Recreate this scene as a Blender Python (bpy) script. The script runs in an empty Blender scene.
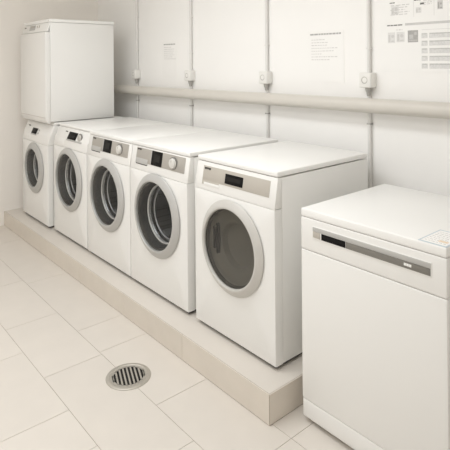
import bpy, bmesh, math, random
from mathutils import Vector, Matrix
random.seed(7)
PI = math.pi
S = bpy.context.scene
COL = S.collection

# ------------------------------------------------------------------ camera
def make_camera():
    yaw, pitch, roll = -0.855819, 0.000842, -0.008003
    F = Vector((math.sin(yaw), math.cos(yaw), 0)); R = Vector((math.cos(yaw), -math.sin(yaw), 0)); U = Vector((0, 0, 1))
    F2 = F*math.cos(pitch) + U*math.sin(pitch); U2 = U*math.cos(pitch) - F*math.sin(pitch)
    R3 = R*math.cos(roll) + U2*math.sin(roll); U3 = U2*math.cos(roll) - R*math.sin(roll)
    cd = bpy.data.cameras.new('camera'); c = bpy.data.objects.new('camera', cd); COL.objects.link(c)
    m = Matrix.Identity(4)
    for i in range(3):
        m[i][0] = R3[i]; m[i][1] = U3[i]; m[i][2] = -F2[i]; m[i][3] = (1.53288, -1.54988, 1.45454)[i]
    c.matrix_world = m
    cd.sensor_fit = 'HORIZONTAL'; cd.sensor_width = 36
    cd.lens = 509.081*36/450
    cd.shift_x = (225 - 235.57)/450
    cd.shift_y = (61.25 - 225)/450
    cd.clip_start = 0.02; cd.clip_end = 50
    S.camera = c
make_camera()

# ------------------------------------------------------------------ world, lamps, exposure
w = bpy.data.worlds.new('world'); S.world = w; w.use_nodes = True
w.node_tree.nodes['Background'].inputs[0].default_value = (1, 0.97, 0.92, 1)
w.node_tree.nodes['Background'].inputs[1].default_value = 0.3
def area(name, loc, sx, sy, power, col=(0.965, 0.985, 1.0), rot=(0, 0, 0)):
    l = bpy.data.lights.new(name, 'AREA'); l.shape = 'RECTANGLE'; l.size = sx; l.size_y = sy
    l.energy = power; l.color = col
    o = bpy.data.objects.new(name, l); COL.objects.link(o); o.location = loc; o.rotation_euler = rot
    return o
LAMPS = [(-0.60, -0.65, 20, 2.4, 'long white ceiling lamp over the row of laundry machines'),
         (-0.45, -1.9, 20, 3.4, 'long white ceiling lamp over the middle of the aisle')]
for lx, ly, p, ln, lab in LAMPS: area('ceiling_lamp_light', (lx, ly, 2.46), ln, 0.45, p)
S.cycles.max_bounces = 12; S.cycles.diffuse_bounces = 10
S.view_settings.view_transform = 'Standard'
S.view_settings.look = 'None'
S.view_settings.gamma = 1
S.view_settings.use_curve_mapping = False
S.view_settings.exposure = 0.25

# ------------------------------------------------------------------ materials
def mat(name, col, rough=0.5, metal=0.0, noise=0.0, nscale=6.0, bump=0.0, bscale=200.0, coat=0.0, spec=0.5, island=0.0):
    m = bpy.data.materials.new(name); m.use_nodes = True
    nt = m.node_tree; b = nt.nodes['Principled BSDF']
    b.inputs['Base Color'].default_value = (*col, 1); b.inputs['Roughness'].default_value = rough
    b.inputs['Metallic'].default_value = metal
    b.inputs['Coat Weight'].default_value = coat; b.inputs['Coat Roughness'].default_value = 0.15
    b.inputs['Specular IOR Level'].default_value = spec
    if noise or island:
        tc = nt.nodes.new('ShaderNodeTexCoord'); n = nt.nodes.new('ShaderNodeTexNoise')
        n.inputs['Scale'].default_value = nscale; n.inputs['Detail'].default_value = 5
        nt.links.new(tc.outputs['Object'], n.inputs['Vector'])
        mr = nt.nodes.new('ShaderNodeMapRange'); mr.inputs['From Min'].default_value = 0.25; mr.inputs['From Max'].default_value = 0.75
        mr.inputs['To Min'].default_value = 1 - noise; mr.inputs['To Max'].default_value = 1 + noise
        nt.links.new(n.outputs['Fac'], mr.inputs['Value'])
        val = mr.outputs['Result']
        if island:
            g = nt.nodes.new('ShaderNodeNewGeometry'); m2 = nt.nodes.new('ShaderNodeMapRange')
            m2.inputs['To Min'].default_value = 1 - island; m2.inputs['To Max'].default_value = 1 + island
            nt.links.new(g.outputs['Random Per Island'], m2.inputs['Value'])
            mm = nt.nodes.new('ShaderNodeMath'); mm.operation = 'MULTIPLY'
            nt.links.new(val, mm.inputs[0]); nt.links.new(m2.outputs['Result'], mm.inputs[1]); val = mm.outputs[0]
        h = nt.nodes.new('ShaderNodeHueSaturation'); h.inputs['Color'].default_value = (*col, 1)
        nt.links.new(val, h.inputs['Value']); nt.links.new(h.outputs['Color'], b.inputs['Base Color'])
    if bump:
        tc = nt.nodes.new('ShaderNodeTexCoord'); n = nt.nodes.new('ShaderNodeTexNoise'); n.inputs['Scale'].default_value = bscale
        nt.links.new(tc.outputs['Object'], n.inputs['Vector'])
        bp = nt.nodes.new('ShaderNodeBump'); bp.inputs['Strength'].default_value = bump; bp.inputs['Distance'].default_value = 0.002
        nt.links.new(n.outputs['Fac'], bp.inputs['Height']); nt.links.new(bp.outputs['Normal'], b.inputs['Normal'])
    return m
def glass_mat(name, tint, gloss=0.12, rough=0.03):
    m = bpy.data.materials.new(name); m.use_nodes = True; nt = m.node_tree; nt.nodes.clear()
    out = nt.nodes.new('ShaderNodeOutputMaterial'); t = nt.nodes.new('ShaderNodeBsdfTransparent'); t.inputs[0].default_value = (*tint, 1)
    g = nt.nodes.new('ShaderNodeBsdfGlossy'); g.inputs['Roughness'].default_value = rough; g.inputs[0].default_value = (1, 1, 1, 1)
    lw = nt.nodes.new('ShaderNodeFresnel'); lw.inputs['IOR'].default_value = 1.5
    a = nt.nodes.new('ShaderNodeMath'); a.operation = 'MULTIPLY_ADD'; a.inputs[1].default_value = 0.45; a.inputs[2].default_value = gloss
    nt.links.new(lw.outputs[0], a.inputs[0])
    mx = nt.nodes.new('ShaderNodeMixShader'); nt.links.new(a.outputs[0], mx.inputs[0]); nt.links.new(t.outputs[0], mx.inputs[1]); nt.links.new(g.outputs[0], mx.inputs[2])
    nt.links.new(mx.outputs[0], out.inputs[0])
    return m
def drum_mat():
    m = mat('drum_steel', (0.42, 0.42, 0.42), 0.36, 0.9); nt = m.node_tree; b = nt.nodes['Principled BSDF']
    tc = nt.nodes.new('ShaderNodeTexCoord'); v = nt.nodes.new('ShaderNodeTexVoronoi'); v.inputs['Scale'].default_value = 75; v.inputs['Randomness'].default_value = 0.15
    nt.links.new(tc.outputs['Object'], v.inputs['Vector'])
    r = nt.nodes.new('ShaderNodeMapRange'); r.inputs['From Min'].default_value = 0.18; r.inputs['From Max'].default_value = 0.26
    nt.links.new(v.outputs['Distance'], r.inputs['Value'])
    mx = nt.nodes.new('ShaderNodeMix'); mx.data_type = 'RGBA'; mx.inputs[6].default_value = (0.05, 0.05, 0.05, 1); mx.inputs[7].default_value = (0.52, 0.525, 0.53, 1)
    nt.links.new(r.outputs[0], mx.inputs[0]); nt.links.new(mx.outputs[2], b.inputs['Base Color'])
    return m

M = dict(
    enamel=mat('white_enamel', (0.83, 0.825, 0.805), 0.28, noise=0.008, nscale=3),
    panel=mat('white_plastic', (0.82, 0.812, 0.79), 0.38, noise=0.008, nscale=3),
    lid=mat('white_laminate_top', (0.86, 0.855, 0.835), 0.35, noise=0.008, nscale=3),
    silver=mat('silver_plastic', (0.49, 0.484, 0.468), 0.40, 0.15, noise=0.02, nscale=20),
    dialring=mat('dark_dial_ring', (0.20, 0.19, 0.175), 0.45, noise=0.03, nscale=20),
    knob=mat('dial_plastic', (0.70, 0.685, 0.655), 0.35, 0.1, noise=0.02, nscale=20),
    ringpale=mat('pale_grey_plastic', (0.56, 0.545, 0.515), 0.42, 0.05, noise=0.02, nscale=20),
    strip=mat('grey_beige_panel', (0.50, 0.465, 0.415), 0.42, 0.1, noise=0.02, nscale=10),
    stripdark=mat('grey_panel', (0.42, 0.395, 0.36), 0.4, 0.15, noise=0.02, nscale=10),
    black=mat('black_display', (0.012, 0.0115, 0.011), 0.5, noise=0.05, nscale=30, spec=0.08),
    screen=mat('dark_screen', (0.022, 0.021, 0.02), 0.5, noise=0.05, nscale=30, spec=0.1),
    lining=mat('grey_door_lining', (0.42, 0.41, 0.375), 0.4, noise=0.03, nscale=12),
    smoke=mat('smoked_plastic', (0.075, 0.072, 0.066), 0.22, noise=0.05, nscale=8),
    rubber=mat('grey_rubber', (0.045, 0.045, 0.045), 0.65, noise=0.05, nscale=20, spec=0.25),
    chrome=mat('bright_metal', (0.88, 0.87, 0.85), 0.35, 0.35, noise=0.02, nscale=30),
    drum=drum_mat(), drumplain=mat('brushed_drum_steel', (0.48, 0.485, 0.49), 0.5, 0.6, noise=0.05, nscale=20),
    glass=glass_mat('door_glass', (0.90, 0.91, 0.91), 0.0),
    darkglass=glass_mat('smoked_door_glass', (0.46, 0.45, 0.42), 0.05),
    ink=mat('dark_print', (0.06, 0.055, 0.05), 0.6, noise=0.05, nscale=60),
    inkdark=mat('soft_dark_print', (0.16, 0.155, 0.15), 0.6, noise=0.1, nscale=60),
    inkgrey=mat('grey_print', (0.42, 0.41, 0.40), 0.7, noise=0.1, nscale=90),
    inkrow=mat('table_row_print', (0.55, 0.545, 0.535), 0.7, noise=0.1, nscale=100),
    picfill=mat('picture_print', (0.74, 0.735, 0.725), 0.7, noise=0.04, nscale=60),
    inkpale=mat('pale_grey_print', (0.62, 0.61, 0.60), 0.7, noise=0.06, nscale=90),
    paper=mat('white_paper', (0.895, 0.885, 0.868), 0.6, noise=0.01, nscale=10),
    film=mat('poster_paper', (0.895, 0.888, 0.872), 0.5, noise=0.01, nscale=6),
    bluepaper=mat('pale_blue_paper', (0.56, 0.62, 0.66), 0.5, noise=0.05, nscale=40),
    orangeprint=mat('orange_print', (0.80, 0.66, 0.50), 0.6, noise=0.1, nscale=60),
    wall=mat('wall_paint', (0.905, 0.895, 0.878), 0.75, noise=0.012, nscale=2.5, bump=0.08, bscale=140),
    wallbounce=mat('wall_paint_warm_bounce', (0.90, 0.865, 0.82), 0.75, noise=0.012, nscale=2.5, bump=0.08, bscale=140),  # end wall: warm bounce light put into the paint colour
    ceil=mat('ceiling_paint', (0.92, 0.915, 0.90), 0.8, noise=0.01, nscale=2),
    tile=mat('beige_floor_tile', (0.69, 0.645, 0.59), 0.36, noise=0.02, nscale=9, island=0.015),
    ptile=mat('beige_plinth_tile', (0.68, 0.625, 0.555), 0.42, noise=0.03, nscale=9, island=0.02),
    grout=mat('grout', (0.36, 0.31, 0.255), 0.9, noise=0.06, nscale=40),
    pipe=mat('beige_pipe_paint', (0.62, 0.59, 0.54), 0.4, noise=0.02, nscale=8),
    conduit=mat('grey_conduit', (0.74, 0.73, 0.71), 0.5, noise=0.02, nscale=20),
    gland=mat('dark_grey_gland', (0.42, 0.41, 0.39), 0.5, noise=0.05, nscale=30),
    socket=mat('white_socket_plastic', (0.80, 0.79, 0.76), 0.35, noise=0.01, nscale=20),
    recess=mat('socket_recess', (0.48, 0.465, 0.44), 0.5, noise=0.05, nscale=30),
    steel=mat('drain_steel', (0.50, 0.47, 0.42), 0.42, 0.5, noise=0.05, nscale=30),
    pit_shade=mat('drain_pit_shade', (0.012, 0.010, 0.008), 0.8, noise=0.1, nscale=30),
    foot=mat('black_foot', (0.05, 0.05, 0.05), 0.6, noise=0.05, nscale=30),
    lampbody=mat('lamp_housing', (0.8, 0.8, 0.8), 0.5, noise=0.01, nscale=5),
)

# ------------------------------------------------------------------ mesh helpers
class MB:
    def __init__(s): s.bm = bmesh.new()
    def _merge(s, t, mi):
        for f in t.faces: f.material_index = mi
        me = bpy.data.meshes.new('tmp'); t.to_mesh(me); t.free()
        s.bm.from_mesh(me); bpy.data.meshes.remove(me)
    def box(s, x0, x1, y0, y1, z0, z1, bev=0.0, seg=2, mi=0):
        t = bmesh.new(); bmesh.ops.create_cube(t, size=1)
        for v in t.verts: v.co = Vector(((x0+x1)/2 + v.co.x*(x1-x0), (y0+y1)/2 + v.co.y*(y1-y0), (z0+z1)/2 + v.co.z*(z1-z0)))
        if bev: bmesh.ops.bevel(t, geom=list(t.edges), offset=bev, segments=seg, profile=0.5, affect='EDGES')
        s._merge(t, mi); return s
    def prism(s, prof, x0, x1, bev=0.0, seg=2, mi=0):     # prof: (y, z) outline swept along x
        t = bmesh.new()
        a = [t.verts.new((x0, y, z)) for y, z in prof]; b = [t.verts.new((x1, y, z)) for y, z in prof]
        n = len(prof); t.faces.new(a); t.faces.new(b[::-1])
        for i in range(n): t.faces.new((a[i], b[i], b[(i+1) % n], a[(i+1) % n]))
        bmesh.ops.recalc_face_normals(t, faces=list(t.faces))
        if bev: bmesh.ops.bevel(t, geom=list(t.edges), offset=bev, segments=seg, profile=0.5, affect='EDGES')
        s._merge(t, mi); return s
    def lathe(s, prof, cx, cz, n=72, mi=0, cy=0.0, axis='y', flip=False, sx=1.0):     # prof: (radius, along axis)
        t = bmesh.new(); rings = []
        for r, y in prof:
            if r < 1e-6: rings.append([t.verts.new((0, y, 0))]); continue
            rings.append([t.verts.new((r*sx*math.cos(2*PI*k/n), y, r*math.sin(2*PI*k/n))) for k in range(n)])
        for A, B in zip(rings, rings[1:]):
            for k in range(n):
                k2 = (k+1) % n
                if len(A) == 1 and len(B) == 1: continue
                if len(A) == 1: t.faces.new((A[0], B[k], B[k2]))
                elif len(B) == 1: t.faces.new((A[k], B[0], A[k2]))
                else: t.faces.new((A[k], B[k], B[k2], A[k2]))
        if axis == 'z':
            for v in t.verts: v.co = Vector((v.co.x, -v.co.z, v.co.y))
        for v in t.verts: v.co += Vector((cx, cy, cz))
        if flip: bmesh.ops.reverse_faces(t, faces=list(t.faces))
        s._merge(t, mi); return s
    def tube(s, p0, p1, r, n=20, mi=0, r2=None):
        p0 = Vector(p0); p1 = Vector(p1); d = (p1-p0).normalized(); r2 = r if r2 is None else r2
        u = d.orthogonal().normalized(); v = d.cross(u)
        t = bmesh.new()
        A = [t.verts.new(p0 + r*(u*math.cos(2*PI*k/n) + v*math.sin(2*PI*k/n))) for k in range(n)]
        B = [t.verts.new(p1 + r2*(u*math.cos(2*PI*k/n) + v*math.sin(2*PI*k/n))) for k in range(n)]
        for k in range(n): t.faces.new((A[k], A[(k+1) % n], B[(k+1) % n], B[k]))
        t.faces.new(A[::-1]); t.faces.new(B); s._merge(t, mi); return s
    def holeplate(s, x0, x1, z0, z1, y0, y1, cx, cz, r, bev=0.004, n=96, mi=0, rt=0.0):
        """front plate with a round opening; outer edges eased towards the back"""
        ang = [2*PI*k/n for k in range(n)]
        for px, pz in ((x0, z0), (x1, z0), (x1, z1), (x0, z1)):
            a = math.atan2(pz-cz, px-cx) % (2*PI); i = min(range(n), key=lambda k: abs((ang[k]-a+PI) % (2*PI)-PI)); ang[i] = a
        def rect(a, e):
            dx, dz = math.cos(a), math.sin(a); t = 1e9
            if dx > 1e-9: t = min(t, (x1-cx)/dx)
            if dx < -1e-9: t = min(t, (x0-cx)/dx)
            if dz > 1e-9: t = min(t, (z1-cz)/dz)
            if dz < -1e-9: t = min(t, (z0-cz)/dz)
            X, Z = cx+dx*t, cz+dz*t
            return max(x0+e, min(x1-e, X)), max(z0+e, min(z1-e, Z))
        t = bmesh.new(); loops = []
        loops.append([(cx+r*math.cos(a), y1, cz+r*math.sin(a)) for a in ang])
        loops.append([(cx+r*math.cos(a), y0, cz+r*math.sin(a)) for a in ang])
        for e, y in ((bev, y0), (bev*0.29, y0+bev*0.29), (0, y0+bev), (0, y1)):
            loops.append([(rect(a, e)[0], y, rect(a, e)[1]) for a in ang])
        L = [[t.verts.new(p) for p in lp] for lp in loops]
        for A, B in zip(L, L[1:]):
            for k in range(n):
                try: t.faces.new((A[k], A[(k+1) % n], B[(k+1) % n], B[k]))
                except ValueError: pass
        for k in range(n): t.faces.new((L[-1][k], L[-1][(k+1) % n], L[0][(k+1) % n], L[0][k]))
        bmesh.ops.remove_doubles(t, verts=list(t.verts), dist=1e-6)
        bmesh.ops.recalc_face_normals(t, faces=list(t.faces))
        s._merge(t, mi); return s
    def build(s, name, mats, parent=None, smooth=True, ang=32):
        me = bpy.data.meshes.new(name); bmesh.ops.recalc_face_normals(s.bm, faces=list(s.bm.faces)) if False else None
        s.bm.to_mesh(me); s.bm.free()
        for m in (mats if isinstance(mats, (list, tuple)) else [mats]): me.materials.append(m)
        if smooth:
            for p in me.polygons: p.use_smooth = True
            me.set_sharp_from_angle(angle=math.radians(ang))
        o = bpy.data.objects.new(name, me); COL.objects.link(o)
        if parent is not None: o.parent = parent
        return o
def thing(name, label, cat, loc, group=None):
    o = bpy.data.objects.new(name, None); COL.objects.link(o); o.location = loc; o.empty_display_size = 0.1
    return tag(o, label, cat, group)
def tag(o, label, cat, group=None):
    o['label'] = label; o['category'] = cat
    if group: o['group'] = group
    return o
def struct(o): o['kind'] = 'structure'; return o
def dup(root, loc, label):
    r = root.copy(); COL.objects.link(r); r.location = loc; r['label'] = label
    for ch in list(root.children):
        c = ch.copy(); COL.objects.link(c); c.parent = r
        for g in list(ch.children):
            d = g.copy(); COL.objects.link(d); d.parent = c
    return r

# ------------------------------------------------------------------ the room
XL, XR, YW, YF, ZC = -3.3085, 2.5, 0.80, -2.6, 2.5
ZP, YP, XP = 0.1247, -0.126, 0.082
struct(MB().box(XL-0.1, XR+0.1, YW, YW+0.1, -0.1, ZC+0.1).build('wall_back', M['wall'], smooth=False))
struct(MB().box(XL-0.1, XL, YF, YW, -0.1, ZC+0.1).build('wall_left', M['wallbounce'], smooth=False))
struct(MB().box(XR, XR+0.1, YF, YW, -0.1, ZC+0.1).build('wall_right', M['wall'], smooth=False))
struct(MB().box(XL-0.1, XR+0.1, YF-0.1, YF, -0.1, ZC+0.1).build('wall_front', M['wall'], smooth=False))
struct(MB().box(XL, XR, YF, YW, ZC, ZC+0.1).build('ceiling', M['ceil'], smooth=False))

def build_floor():
    b = MB(); b.box(XL, XR, YF, YW, -0.10, -0.0018, mi=1)
    g = 0.0011
    rows = [-0.397 + 0.2885*k for k in range(-9, 5)]     # row borders in y
    joints = {0: [-2.822, -1.914, -1.122, -0.855, -0.327, 0.183, 0.78], -1: [-1.397, -0.832, -0.058, 0.55],
              -2: [-1.70, -1.111, -0.545, -0.28, 0.30], 1: [-1.4, -0.6, 0.183, 0.78]}
    for i, y0 in enumerate(rows):
        k = i - 9; y1 = y0 + 0.2885
        js = joints.get(k, [(-0.06 if k % 2 else -0.33)])
        js = sorted(js)
        while js[0] > XL: js.insert(0, js[0]-0.59)
        while js[-1] < XR: js.append(js[-1]+0.59)
        for a, c in zip(js, js[1:]):
            X0, X1 = max(a+g, XL), min(c-g, XR); Y0, Y1 = max(y0+g, YF), min(y1-g, YW)
            if X1-X0 < 0.01 or Y1-Y0 < 0.01: continue
            b.box(X0, X1, Y0, Y1, -0.0018, 0.0, mi=0)
    return struct(b.build('floor', [M['tile'], M['grout']], smooth=False))
build_floor()

def build_plinth():
    b = MB(); T = 0.008; g = 0.0014
    b.box(XL, XP-0.0015, YP+0.0015, YW, 0.0, ZP-0.0012, mi=1)
    js = [XL, -2.879, -2.290, -1.701, -1.112, -0.523, XP]
    for a, c in zip(js, js[1:]):
        x0, x1 = a+g, c-g
        if c == XP: x1 = XP-0.0024
        b.box(x0, x1, YP, YP+0.005, 0.003, ZP-0.0004, mi=0)            # riser tiles
    b.box(XL, XP-0.0072, YP+0.0072, YW, ZP-T, ZP, mi=2)                # tread
    for a, c in ((YP+0.0014, YP+0.47), (YP+0.472, YW)):
        b.box(XP-0.005, XP, a+g, c-g, 0.003, ZP-0.0004, mi=0)
    return struct(b.build('plinth', [M['ptile'], M['grout'], M['tile']], smooth=False))
build_plinth()

# ceiling lamps (above the frame)
for lx, ly, p, ln, lab in LAMPS:
    o = MB().box(lx-ln/2-0.03, lx+ln/2+0.03, ly-0.25, ly+0.25, 2.464, 2.4995, 0.004).build('ceiling_lamp', M['lampbody'])
    tag(o, lab, 'lamp', 'ceiling lamps')

# ------------------------------------------------------------------ washing machines
W2 = 0.298
def feet(root, d, h, top=0.004):
    MB().box(-W2+0.015, W2-0.015, 0.018, d-0.015, 0.004, 0.0185).build('gap_shade_slab', M['foot'], root)  # black slab added to paint the shade in the gap under the machine
    for sx in (-1, 1):
        for y in (0.07, d-0.07):
            MB().tube((sx*(W2-0.05), y, 0.0), (sx*(W2-0.05), y, h+top), 0.022).build('foot', M['foot'], root)
def logo(root, x, z, y, wid, hgt, n=3, name='logo'):
    b = MB(); ww = wid/n
    for i in range(n): b.box(x+i*ww, x+(i+0.82)*ww, y-0.0012, y+0.002, z-(hgt/2)*(1.0 if i % 2 == 0 else 0.7), z+hgt/2)
    return b.build(name, M['ink'], root)
def fy(z, z0=0.692, z1=0.826, lean=0.022):      # y of the leaning fascia at height z
    return max(0.0, (z-z0)/(z1-z0)*lean)
def leaning_box(b, x0, x1, z0, z1, front, back, bev=0.0, mi=0, lean=0.022, zz=(0.692, 0.826)):
    a, c = fy(z0, *zz, lean), fy(z1, *zz, lean)
    b.prism([(a-front, z0), (c-front, z1), (c+back, z1), (a+back, z0)], x0, x1, bev, 2, mi)
    return b

def round_door(root, cx, cz, R, g, ringmat, kind):
    """ring door with a pane; kind 'washer' looks into the drum, 'dryer' has a smoked pane"""
    dr = MB().lathe([(g-0.004, 0.004), (g-0.001, -0.022), (g+0.001, -0.026), (g+0.005, -0.0275), (g+0.011, -0.0265), (R-0.010, -0.014), (R-0.003, -0.0095),
                     (R, -0.006), (R-0.001, -0.0035), (R-0.005, -0.003), (R-0.014, -0.003), (R-0.014, 0.004)], cx, cz, 96).build('door', ringmat, root)
    if kind == 'washer':
        MB().lathe([(g-0.002, -0.012), (g-0.009, -0.010), (g-0.012, 0.004)], cx, cz, 96).build('inner_bezel', M['smoke'], dr)
        MB().lathe([(g-0.001, -0.020), (g*0.85, -0.025), (g*0.5, -0.030), (g*0.25, -0.032), (0, -0.0325)], cx, cz, 96, flip=True).build('glass', M['glass'], dr)
    else:
        MB().lathe([(g-0.001, -0.016), (g*0.7, -0.020), (g*0.35, -0.022), (0, -0.0225)], cx, cz, 96, flip=True).build('glass', M['darkglass'], dr)
        MB().lathe([(g-0.002, -0.012), (g-0.008, -0.008), (g-0.010, 0.004)], cx, cz, 96).build('inner_bezel', M['smoke'], dr)
    return dr
def drum(root, cx, cz, r, g):
    k = g/0.19
    MB().lathe([(g+0.012, 0.001), (g-0.004, 0.002), (g-0.009, 0.010), (0.176*k, 0.024), (0.170*k, 0.036), (0.166*k, 0.042)], cx, cz, 96).build('door_gasket', M['rubber'], root)
    d = MB().lathe([(0.163*k, 0.052), (0.160*k, 0.058), (0.163*k, 0.066), (0.175*k, 0.072), (0.220*k, 0.082), (0.230*k, 0.094), (0.232*k, 0.36), (0.20*k, 0.375), (0.0, 0.375)], cx, cz, 96).build('drum', M['drum'], root)
    MB().lathe([(0.168*k, 0.040), (0.164*k, 0.039), (0.160*k, 0.041), (0.1585*k, 0.045), (0.160*k, 0.049), (0.162*k, 0.053)], cx, cz, 96).build('drum_lip', M['chrome'], d)
    MB().lathe([(0.150*k, 0.074), (0.147*k, 0.076), (0.145*k, 0.080), (0.147*k, 0.084), (0.152*k, 0.086), (0.175*k, 0.088)], cx, cz, 96).build('drum_mouth_ring', M['drumplain'], d)
    MB().lathe([(0.120*k, 0.373), (0.117*k, 0.362), (0.108*k, 0.362), (0.105*k, 0.374)], cx, cz, 72).build('drum_back_ring', M['chrome'], d)
    for q in range(3):
        a = PI/2 + 0.5 + q*2*PI/3
        t = MB(); t.prism([(0.10, -0.028), (0.36, -0.028), (0.36, 0.028), (0.10, 0.028)], 0.165*k, 0.228*k, 0.012)
        o = t.build('drum_paddle', M['drumplain'], d)
        for v in o.data.vertices:
            x, z = v.co.x, v.co.z; v.co.x = cx + x*math.cos(a) - z*math.sin(a); v.co.z = cz + x*math.sin(a) + z*math.cos(a)
    return d
def knob(root, x, z, y, r, m, name='program_dial'):
    k = MB().lathe([(0, -0.016), (r*0.72, -0.0155), (r*0.86, -0.014), (r*0.92, -0.005), (r, -0.003), (r, 0.006)], x, z, 40, cy=y).build(name, m, root)
    MB().lathe([(r*1.14, 0.004), (r*1.14, -0.0035), (r*0.95, -0.004)], x, z, 40, cy=y).build('dial_ring', M['dialring'], k)
    MB().box(x-0.0015, x+0.0015, y-0.0168, y-0.012, z+r*0.25, z+r*0.62).build('dial_pointer', M['stripdark'], k)
    return k

def cabinet(root, d, top, fr, zb=0.019, wall=0.0):
    # carcass behind the front frame, hollow where the drum sits
    b = MB(); x = W2 - 0.0012
    b.box(-x, -x+0.02, fr, d, zb, top, 0.003); b.box(x-0.02, x, fr, d, zb, top, 0.003)
    b.box(-x+0.018, x-0.018, d-0.02, d, zb, top); b.box(-x+0.018, x-0.018, fr, d-0.018, zb, zb+0.015)
    return b.build('cabinet', M['enamel'], root)

def slab(root, d, z0, z1, y0, bev=0.005, name='top_panel'):
    return MB().box(-W2, W2, y0, d, z0, z1, bev, 3).build(name, M['lid'], root)

def strip_washer(label, loc):
    r = thing('washing_machine', label, 'washing machine', loc, 'white washing machines on the plinth')
    d = 0.685
    feet(r, d, 0.018)
    MB().holeplate(-W2, W2, 0.019, 0.6908, 0.0, 0.045, 0, 0.461, 0.206, 0.004).build('front_panel', M['enamel'], r)
    cabinet(r, d, 0.824, 0.047)
    b = MB(); b.prism([(0, 0.692), (0.022, 0.826), (0.046, 0.826), (0.046, 0.692)], -W2, W2, 0.0025, 2)
    cp = b.build('control_panel', M['panel'], r)
    slab(r, d, 0.829, 0.853, 0.020)
    leaning_box(MB(), -0.242, 0.262, 0.737, 0.820, 0.002, 0.006, 0.0012).build('control_strip', M['stripdark'], r)
    # soap drawer at the left end
    dw = leaning_box(MB(), -0.240, -0.106, 0.729, 0.760, 0.004, 0.006, 0.002).build('detergent_drawer', M['silver'], r)
    leaning_box(MB(), -0.236, -0.110, 0.724, 0.7285, 0.001, 0.006).build('drawer_grip', M['rubber'], dw)
    ds = leaning_box(MB(), -0.068, 0.042, 0.738, 0.819, 0.0035, 0.004, 0.001).build('display', M['black'], r)
    leaning_box(MB(), -0.076, -0.069, 0.737, 0.820, 0.004, 0.003, 0.0005).build('display_frame', M['silver'], ds)
    leaning_box(MB(), -0.045, 0.018, 0.760, 0.800, 0.0038, 0.0, 0.0).build('display_window', M['screen'], ds)
    knob(r, 0.158, 0.778, fy(0.778)-0.004, 0.030, M['knob'])
    logo(r, -0.232, 0.811, fy(0.811)-0.0025, 0.045, 0.009)
    round_door(r, 0, 0.461, 0.236, 0.192, M['silver'], 'washer')
    drum(r, 0, 0.461, 0.23, 0.190)
    return r
Z0 = ZP
m4 = strip_washer('white washing machine with grey control strip and dial, directly left of the tumble dryer', (-0.945, 0, Z0))
m3 = dup(m4, (-1.550, 0, Z0), 'white washing machine with grey control strip and dial, third from the far wall')

def soft_washer(label, loc, top, xs, R, g, ds, knb, lg, lean, zf, bevel, dcz):
    """rounded white washer with a small display; the fascia leans back more"""
    r = thing('washing_machine', label, 'washing machine', loc, 'white washing machines on the plinth')
    d = 0.68
    feet(r, d, 0.018)
    MB().holeplate(-W2, W2, 0.019, zf-0.0012, 0.0, 0.045, 0, dcz, g+0.015, 0.007).build('front_panel', M['enamel'], r)
    cabinet(r, d, top-0.028, 0.047)
    z1 = top-0.0232; zz = (zf, z1)
    MB().prism([(0, zf), (lean*0.25, zf+(z1-zf)*0.45), (lean, z1), (0.085, z1), (0.085, zf)], -W2, W2, 0.004, 3).build('control_panel', M['panel'], r)
    MB().box(-W2, W2, lean-0.003, d, top-0.023, top, 0.011, 4).build('top_panel', M['lid'], r)
    def yy(z):
        zm = zf+(z1-zf)*0.45
        return lean*0.25*(z-zf)/(zm-zf) if z < zm else lean*0.25 + lean*0.75*(z-zm)/(z1-zm)
    x0, x1, za, zb = ds
    def lb(x0, x1, za, zb, f, bk, bev): 
        return MB().prism([(yy(za)-f, za), (yy(zb)-f, zb), (yy(zb)+bk, zb), (yy(za)+bk, za)], x0, x1, bev)
    dd = lb(x0, x1, za, zb, 0.004, 0.012, 0.001).build('display', M['black'], r)
    lb(x0-0.006, knb[0]+knb[2]+0.02 if knb else x1+0.006, za-0.012, za-0.001, 0.003, 0.012, 0.001).build('display_frame', M['silver'], dd)
    lb(x0+0.02, x0+(x1-x0)*0.8, za+0.015, zb-0.02, 0.0045, 0.0, 0.0).build('display_window', M['screen'], dd)
    if knb: knob(r, knb[0], knb[1], yy(knb[1])-0.003, knb[2], M['ringpale'])
    else:
        for k in range(2): lb(x1+0.02, x1+0.045, za+0.002+k*0.022, za+0.016+k*0.022, 0.004, 0.012, 0.002).build('button', M['silver'], r)
    lb(-0.262, -0.105, zf+0.012, zf+0.062, 0.003, 0.012, 0.003).build('detergent_drawer', M['panel'], r)
    logo(r, lg[0], lg[1], yy(lg[1])-0.002, 0.04, 0.008)
    round_door(r, 0, dcz, R, g, M['silver'], 'washer')
    drum(r, 0, dcz, 0.23, g)
    return r
m2 = soft_washer('white washing machine with a small black display and white dial, right of the dryer stack', (-2.1625, 0, Z0), 0.853, 0, 0.235, 0.192,
                 (-0.062, 0.085, 0.757, 0.808), (0.150, 0.783, 0.027), (-0.135, 0.805), 0.050, 0.690, 0.01, 0.459)
m1 = soft_washer('white washing machine under the stacked dryer, at the far wall end of the plinth', (-2.8315, -0.018, Z0), 0.848, 0, 0.213, 0.160,
                 (-0.105, 0.010, 0.733, 0.776), None, (-0.225, 0.787), 0.056, 0.667, 0.01, 0.450)

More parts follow.
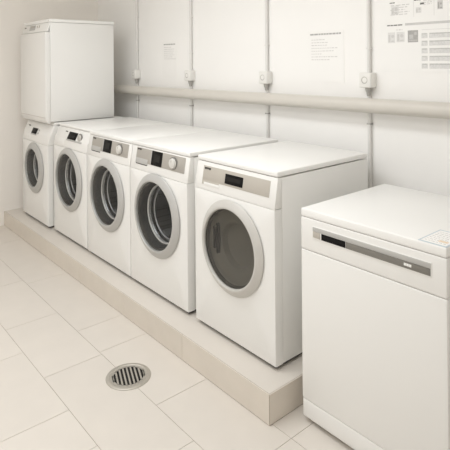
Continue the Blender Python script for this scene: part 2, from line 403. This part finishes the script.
# tumble dryer with a dark door, standing at the right end of the plinth
def dryer():
    global W2
    W2 = 0.286
    r = thing('tumble_dryer', 'white tumble dryer with a dark smoked round door at the right end of the plinth', 'tumble dryer', (-0.292, 0, Z0))
    d = 0.685
    feet(r, d, 0.018)
    MB().holeplate(-W2, W2, 0.019, 0.6908, 0.0, 0.045, 0, 0.460, 0.196, 0.004).build('front_panel', M['enamel'], r)
    cabinet(r, d, 0.824, 0.047)
    MB().prism([(0, 0.692), (0.022, 0.826), (0.046, 0.826), (0.046, 0.692)], -W2, W2, 0.0025, 2).build('control_panel', M['panel'], r)
    slab(r, d, 0.829, 0.853, 0.020)
    leaning_box(MB(), -0.230, 0.246, 0.737, 0.808, 0.002, 0.006, 0.0012).build('control_strip', M['strip'], r)
    tk = leaning_box(MB(), -0.2305, -0.1, 0.717, 0.738, 0.002, 0.006, 0.001).build('water_tank_drawer', M['strip'], r)
    leaning_box(MB(), -0.215, -0.095, 0.717, 0.729, 0.003, 0.004, 0.001).build('drawer_grip', M['panel'], tk)
    ds = leaning_box(MB(), -0.056, 0.072, 0.747, 0.793, 0.0035, 0.004, 0.001).build('display', M['black'], r)
    leaning_box(MB(), -0.040, 0.056, 0.762, 0.780, 0.0038, 0.0, 0.0).build('display_window', M['screen'], ds)
    logo(r, -0.218, 0.796, fy(0.796)-0.0025, 0.05, 0.010)
    dr = round_door(r, 0, 0.456, 0.222, 0.183, M['ringpale'], 'dryer')
    MB().lathe([(0.178, 0.004), (0.170, 0.014), (0.150, 0.022), (0.120, 0.028), (0.108, 0.034), (0.098, 0.060), (0.070, 0.072), (0.0, 0.076)], 0, 0.456, 96, flip=True).build('door_lining', M['lining'], dr)
    for x, h in ((-0.146, 0.055), (-0.122, 0.075)):
        MB().box(x-0.006, x+0.006, 0.010, 0.030, 0.456-h+0.01, 0.456+h+0.01, 0.004).build('vent_slot', M['black'], dr)
    return r
dryer()
W2 = 0.298

# stacked dryer at the far end
def stacked_dryer():
    zb, zt = 0.980, 1.812
    r = thing('stacked_dryer', 'tall white dryer with a plain front stacked on the far washing machine', 'tumble dryer', (-2.8315, 0, zb))
    H = zt-zb; d = 0.575
    MB().box(-W2, W2, 0.010, d-0.006, 0.0, H-0.028, 0.004).build('cabinet', M['enamel'], r)
    MB().box(-W2-0.001, W2+0.001, 0.004, d, H-0.026, H, 0.005, 3).build('top_panel', M['lid'], r)
    # plain door panel bulging forward and curving under at the foot
    MB().prism([(0.006, -0.016), (-0.010, -0.010), (-0.024, 0.012), (-0.030, 0.038), (-0.030, 0.721), (-0.026, 0.728), (0.009, 0.728), (0.009, 0.003)], -W2+0.002, W2-0.003, 0.004, 2).build('door', M['panel'], r)
    MB().box(-W2+0.012, W2-0.014, -0.0315, -0.029, 0.034, 0.0365).build('door_seam', M['strip'], r)
    z0, z1 = 0.732, H-0.028
    def lb(x0, x1, za, zb_, f, bk, bev=0.001):
        y = lambda z: -0.016 + (z-z0)/(z1-z0)*0.020
        return MB().prism([(y(za)-f, za), (y(zb_)-f, zb_), (y(zb_)+bk, zb_), (y(za)+bk, za)], x0, x1, bev)
    lb(-W2+0.006, W2-0.006, z0, z1, 0, 0.015, 0.004).build('control_panel', M['panel'], r)
    ds = lb(-0.125, 0.010, 0.754, 0.796, 0.002, 0.004).build('display', M['silver'], r)
    lb(-0.105, -0.008, 0.774, 0.791, 0.003, 0.0).build('display_window', M['stripdark'], ds)
    for k in range(2): lb(0.045+k*0.045, 0.06+k*0.045, 0.768, 0.790, 0.003, 0.003).build('button', M['strip'], r)
    logo(r, -0.235, 0.782, -0.008, 0.03, 0.008, 2)
    MB().lathe([(0, -0.001), (0.005, -0.001), (0.006, 0.003)], W2-0.02, H-0.013, 16, cy=0.004).build('screw_cap', M['strip'], r)
    return r
stacked_dryer()

# dishwasher on the floor at the right
def dishwasher():
    x0, x1 = 0.144, 0.755; cx = (x0+x1)/2; h = (x1-x0)/2
    r = thing('dishwasher', 'white dishwasher with a long grey handle strip, standing on the floor at the right', 'dishwasher', (cx, 0, 0))
    d = 0.60
    MB().box(-h+0.001, h-0.001, 0.028, d, 0.020, 0.826, 0.003).build('cabinet', M['enamel'], r)
    MB().box(-h, h, 0.0, d+0.002, 0.8285, 0.861, 0.005, 3).build('top_panel', M['lid'], r)
    # door and fascia as two panels
    MB().box(-h, h, 0.0, 0.027, 0.0955, 0.6965, 0.004, 3).build('door', M['panel'], r)
    fa = MB().box(-h, h, 0.0, 0.027, 0.699, 0.8265, 0.004, 3).build('control_panel', M['panel'], r)
    MB().box(-h+0.0005, h-0.0005, 0.001, 0.027, 0.020, 0.0935, 0.006, 3).build('kick_plate', M['panel'], r)
    X = lambda x: x-cx
    st = MB()
    st.box(X(0.206), X(0.705), -0.0025, 0.004, 0.752, 0.801, 0.0012)
    st = st.build('handle_strip', M['panel'], r)
    MB().box(X(0.2085), X(0.7025), -0.0040, 0.002, 0.782, 0.799, 0.001).build('strip_ledge', M['silver'], st)
    MB().box(X(0.209), X(0.246), -0.0038, 0.002, 0.758, 0.7815, 0.0008).build('power_button', M['strip'], r)
    MB().box(X(0.2475), X(0.251), -0.0042, 0.002, 0.758, 0.7815, 0.0008).build('button_divider', M['lid'], r)
    MB().box(X(0.252), X(0.366), -0.0038, 0.002, 0.757, 0.7815, 0.0008).build('display', M['black'], r)
    MB().box(X(0.3675), X(0.7015), -0.0036, 0.002, 0.757, 0.7815, 0.0008).build('control_band', mat('dark_grey_band', (0.20, 0.19, 0.17), 0.4, 0.1, noise=0.03, nscale=20), r)
    k = MB(); 
    for i in range(3): k.box(X(0.607+i*0.0095), X(0.6155+i*0.0095), -0.0046, -0.003, 0.7655, 0.7745, 0.0004)
    k.build('indicator_lamps', M['lid'], r)
    for sx in (-1, 1):
        for y in (0.06, d-0.06):
            MB().tube((sx*(h-0.05), y, 0), (sx*(h-0.05), y, 0.024), 0.02).build('foot', M['foot'], r)
    # printed sheet lying at the front right corner of the top
    s = thing('instruction_sheet', 'pale blue edged instruction sheet lying on the front right corner of the dishwasher', 'paper', (0.702, 0.080, 0.8612))
    MB().box(-0.048, 0.050, -0.076, 0.074, 0, 0.0009).build('sheet', M['bluepaper'], s)
    MB().box(-0.042, 0.044, -0.068, 0.066, 0.0009, 0.0012).build('printed_field', M['paper'], s)
    b = MB()
    for j in range(7):
        x = -0.036
        while x < 0.03:
            ww = random.uniform(0.006, 0.014); b.box(x, x+ww, -0.055+j*0.017, -0.0525+j*0.017, 0.0012, 0.0014); x += ww+0.004
    b.build('printed_text', M['inkgrey'], s)
    MB().box(0.005, 0.036, -0.044, -0.028, 0.0013, 0.0016).build('printed_mark', M['orangeprint'], s)
dishwasher()

# ------------------------------------------------------------------ pipe, conduits and sockets on the back wall
YPIPE = 0.728
o = MB().tube((XL+0.002, YPIPE, 1.206), (XR-0.002, YPIPE, 1.228), 0.039, 40).build('heating_pipe', M['pipe'])
tag(o, 'thick beige horizontal pipe running along the back wall above the machines', 'pipe')
for x in (-1.1, 0.95, 2.3):
    b = MB(); b.box(x-0.012, x+0.012, YPIPE+0.036, YW-0.001, 1.205, 1.223); b.build('pipe_bracket', M['pipe'], o)
CX = [(-2.51, 'far left vertical grey conduit, beside the stacked dryer'), (-1.688, 'vertical grey conduit second from the left, right of the smaller text notice'),
      (-0.846, 'vertical grey conduit third from the left, left of the larger text notice'), (-0.064, 'vertical grey conduit at the right, beside the instruction poster')]
SL = ['white wall socket nearest the stacked dryer', 'white wall socket second from the left, right of the smaller text notice',
      'white wall socket on the third conduit, left of the larger text notice', 'white wall socket at the right, beside the instruction poster']
for i, (x, lab) in enumerate(CX):
    yc = YW-0.0135
    for part, z0, z1, zcl in (('upper', 1.3915, ZC-0.002, (1.52, 1.80) if i % 2 else (1.56, 1.86)), ('lower', 0.13, 1.2635, (1.115,))):
        t = thing('electrical_conduit', lab.replace('vertical grey conduit', ('upper' if part == 'upper' else 'lower') + ' length of vertical grey conduit'), 'conduit', (x, yc, z0), 'grey conduits on the back wall')
        MB().tube((0, 0, 0), (0, 0, z1-z0), 0.0105, 20).build('tube', M['conduit'], t)
        for z in zcl:
            b = MB(); b.box(-0.0118, 0.0118, -0.0118, 0.0125, z-z0-0.004, z-z0+0.004, 0.003); b.box(0.008, 0.015, -0.004, 0.0125, z-z0-0.004, z-z0+0.004, 0.001)
            b.build('pipe_clip', M['gland'] if z < 1.2 else M['conduit'], t)
    s = thing('power_socket', SL[i], 'socket', (x, YW, 1.35), 'white power sockets on the back wall')
    MB().box(-0.038, 0.038, -0.052, -0.001, -0.040, 0.040, 0.005, 3).build('housing', M['socket'], s)
    MB().lathe([(0.0235, -0.0545), (0.0225, -0.0555), (0.0195, -0.0555), (0.0185, -0.0535)], -0.002, 0.0, 40).build('socket_ring', M['socket'], s)
    MB().box(-0.035, 0.033, -0.0545, -0.051, -0.037, 0.037, 0.002).build('cover_plate', M['socket'], s)
    rc = MB().lathe([(0.0190, -0.0549), (0, -0.0548)], -0.002, 0.0, 32, flip=True).build('socket_recess', M['recess'], s)
    b = MB(); b.lathe([(0, -0.0553), (0.0145, -0.0553), (0.0145, -0.0545)], -0.001, 0.001, 32)
    b.build('recess_insert', M['socket'], rc)
    MB().tube((0, -0.022, -0.062), (0, -0.022, -0.038), 0.0135, 20, r2=0.018).build('cable_gland', M['gland'], s)
    MB().tube((0, -0.018, -0.084), (0, -0.022, -0.06), 0.010, 16, r2=0.0115).build('gland_nut', M['gland'], s)

# ------------------------------------------------------------------ notices and poster
def words(b, x, x1, z, h, y, wmin=0.008, wmax=0.022, gap=0.005):
    while x < x1:
        ww = min(random.uniform(wmin, wmax), x1-x)
        if ww > 0.003: b.box(x, x+ww, y-0.0004, y, z-h/2, z+h/2)
        x += ww+gap
def notice(x0, x1, z0, z1, lab, hx0, hx1, hz, lines):
    t = thing('paper_notice', lab, 'notice', ((x0+x1)/2, YW, z0), 'text notices on the back wall')
    cx = (x0+x1)/2
    MB().box(x0-cx, x1-cx, -0.0022, -0.0004, 0, z1-z0).build('sheet', M['paper'], t)
    b = MB(); words(b, hx0-cx, hx1-cx, hz-z0, 0.009, -0.0022, 0.012, 0.03, 0.004); b.build('heading', M['inkgrey'], t)
    b = MB()
    for z, a, c in lines: words(b, a-cx, c-cx, z-z0, 0.004, -0.0022)
    b.build('printed_text', M['inkpale'], t)
notice(-2.115, -1.905, 1.327, 1.625, 'smaller looking text notice on the wall between the two left sockets', -2.09, -1.92, 1.602,
       [(1.578, -2.085, -1.98), (1.562, -2.085, -1.94), (1.546, -2.085, -1.94), (1.530, -2.085, -1.95), (1.514, -2.085, -1.93), (1.498, -2.085, -1.96), (1.482, -2.085, -1.91)])
notice(-0.503, -0.237, 1.330, 1.632, 'larger looking text notice on the wall between the two right sockets', -0.485, -0.255, 1.612,
       [(1.580, -0.475, -0.375), (1.563, -0.475, -0.35), (1.547, -0.475, -0.35), (1.530, -0.475, -0.28), (1.513, -0.475, -0.31), (1.496, -0.475, -0.40), (1.479, -0.475, -0.28), (1.462, -0.475, -0.34)])
def poster():
    x0, x1, z0, z1 = 0.0, 0.84, 1.396, 1.98
    t = thing('instruction_poster', 'large white printed instruction poster at the top right of the wall', 'poster', (x0, YW, z0))
    MB().box(0, x1, -0.0024, -0.0004, 0, z1-z0).build('sheet', M['film'], t)
    Y = -0.0024
    a = MB(); words(a, 0.042, 0.135, 1.636-z0, 0.006, Y, 0.012, 0.025, 0.003)
    words(a, 0.058, 0.088, 1.752-z0, 0.005, Y, 0.008, 0.015, 0.002); words(a, 0.196, 0.232, 1.755-z0, 0.006, Y, 0.008, 0.015, 0.002)
    words(a, 0.228, 0.252, 1.735-z0, 0.009, Y, 0.02, 0.024, 0.002)
    a.build('heading', M['inkdark'], t)
    MB().box(0.145, 0.80, Y-0.0005, Y, 1.631-z0, 1.643-z0).build('heading_rule', M['inkpale'], t)
    b = MB(); words(b, 0.095, 0.130, 1.611-z0, 0.004, Y); b.build('printed_text', M['inkpale'], t); b = MB()
    for j in range(5): words(b, 0.062+0.012*(j % 2), 0.170-0.012*(j % 3), 1.738-j*0.012-z0, 0.004, Y, 0.01, 0.03, 0.006)
    b.build('printed_text', M['inkpale'], t); b = MB()
    for j in range(3): words(b, 0.245, 0.29, 1.748-j*0.009-z0, 0.003, Y)
    b.build('printed_text', M['inkpale'], t)
    for xx in (0.193, 0.300): MB().box(xx, xx+0.0015, Y-0.0004, Y, 1.672-z0, 1.80-z0).build('column_rule', M['inkpale'], t)
    def pic(xa, xb, za, zb, m, bg=None):
        p = MB()
        if bg: p.box(xa, xb, Y-0.0003, Y, za-z0, zb-z0, mi=1)
        wd, ht = xb-xa, zb-za
        p.box(xa+wd*0.08, xa+wd*0.36, Y-0.0006, Y-0.0001, za-z0+ht*0.10, za-z0+ht*0.78)
        p.lathe([(0, -0.0006), (wd*0.20, -0.0006), (wd*0.20, -0.0001)], xa+wd*0.66, za-z0+ht*0.62, 28, cy=Y+0.0)
        p.box(xa+wd*0.46, xa+wd*0.88, Y-0.0006, Y-0.0001, za-z0+ht*0.10, za-z0+ht*0.22)
        p.build('illustration', [m, M[bg or 'inkpale']], t)
    pic(0.066, 0.110, 1.690, 1.735, M['inkpale'], 'picfill'); pic(0.205, 0.235, 1.690, 1.718, M['inkpale'], 'picfill')
    pic(0.318, 0.345, 1.700, 1.742, M['inkgrey'], 'inkpale')
    pic(0.046, 0.088, 1.545, 1.600, M['inkpale'], 'picfill'); pic(0.096, 0.142, 1.548, 1.600, M['inkpale'], 'picfill')
    p = MB(); p.box(0.160, 0.216, Y-0.0003, Y, 1.545-z0, 1.605-z0)
    il = p.build('illustration', M['inkgrey'], t)
    p = MB()
    p.box(0.164, 0.212, Y-0.0006, Y-0.0001, 1.551-z0, 1.558-z0)
    p.prism([(Y-0.0001, 1.562-z0), (Y-0.0006, 1.562-z0), (Y-0.0006, 1.584-z0), (Y-0.0001, 1.584-z0)], 0.168, 0.190)
    p.lathe([(0, -0.0006), (0.0085, -0.0006), (0.0085, -0.0001)], 0.202, 1.588-z0, 28, cy=Y)
    p.build('illustration_figure', M['inkrow'], il)
    b = MB()
    for k in range(5):
        zt = 1.588-k*0.0375
        b.box(0.234, 0.266, Y-0.0005, Y, zt-0.025-z0, zt-z0); b.box(0.275, 0.560, Y-0.0005, Y, zt-0.025-z0, zt-z0)
        b.box(0.238, 0.262, Y-0.0008, Y-0.0004, zt-0.006-z0, zt-0.001-z0, mi=1); b.box(0.277, 0.556, Y-0.0008, Y-0.0004, zt-0.006-z0, zt-0.001-z0, mi=1)
    b.build('table_rows', [mat('table_print', (0.70, 0.695, 0.685), 0.7, noise=0.12, nscale=120), M['inkrow']], t)
    MB().box(0.236, 0.70, Y-0.0005, Y, 1.604-z0, 1.6055-z0).build('table_rule', M['inkpale'], t)
poster()

# ------------------------------------------------------------------ floor drain
def drain():
    t = thing('floor_drain', 'round slotted metal floor drain set in the beige tiles', 'drain', (-0.582, -0.386, 0))
    MB().lathe([(0.103, 0.0003), (0.102, 0.003), (0.098, 0.005), (0.086, 0.005), (0.083, 0.003), (0.083, -0.0012)], 0, 0, 72, axis='z').build('rim', M['steel'], t)
    MB().lathe([(0.083, 0.0002), (0, 0.0002)], 0, 0, 48, axis='z').build('pit_shade', M['pit_shade'], t)  # flat disc; the darkness of the drain hole is put into its black colour
    b = MB(); a = math.atan2(-0.047, 0.124); n = 8; R = 0.083
    b.lathe([(0.083, 0.0022), (0.083, 0.0038), (0.070, 0.0038), (0.070, 0.0022)], 0, 0, 64, axis='z')
    for i in range(n+1):
        v = -0.070 + 0.14*i/n; L = math.sqrt(max(0.0, 0.0745**2 - v*v))
        if L < 0.01: continue
        c = MB(); c.box(-L, L, v-0.0036, v+0.0036, 0.0018, 0.0038)
        for vv in c.bm.verts:
            x, y = vv.co.x, vv.co.y; vv.co.x = x*math.cos(a)-y*math.sin(a); vv.co.y = x*math.sin(a)+y*math.cos(a)
        me = bpy.data.meshes.new('tmp'); c.bm.to_mesh(me); c.bm.free(); b.bm.from_mesh(me); bpy.data.meshes.remove(me)
    b.build('grate', M['steel'], t)
drain()
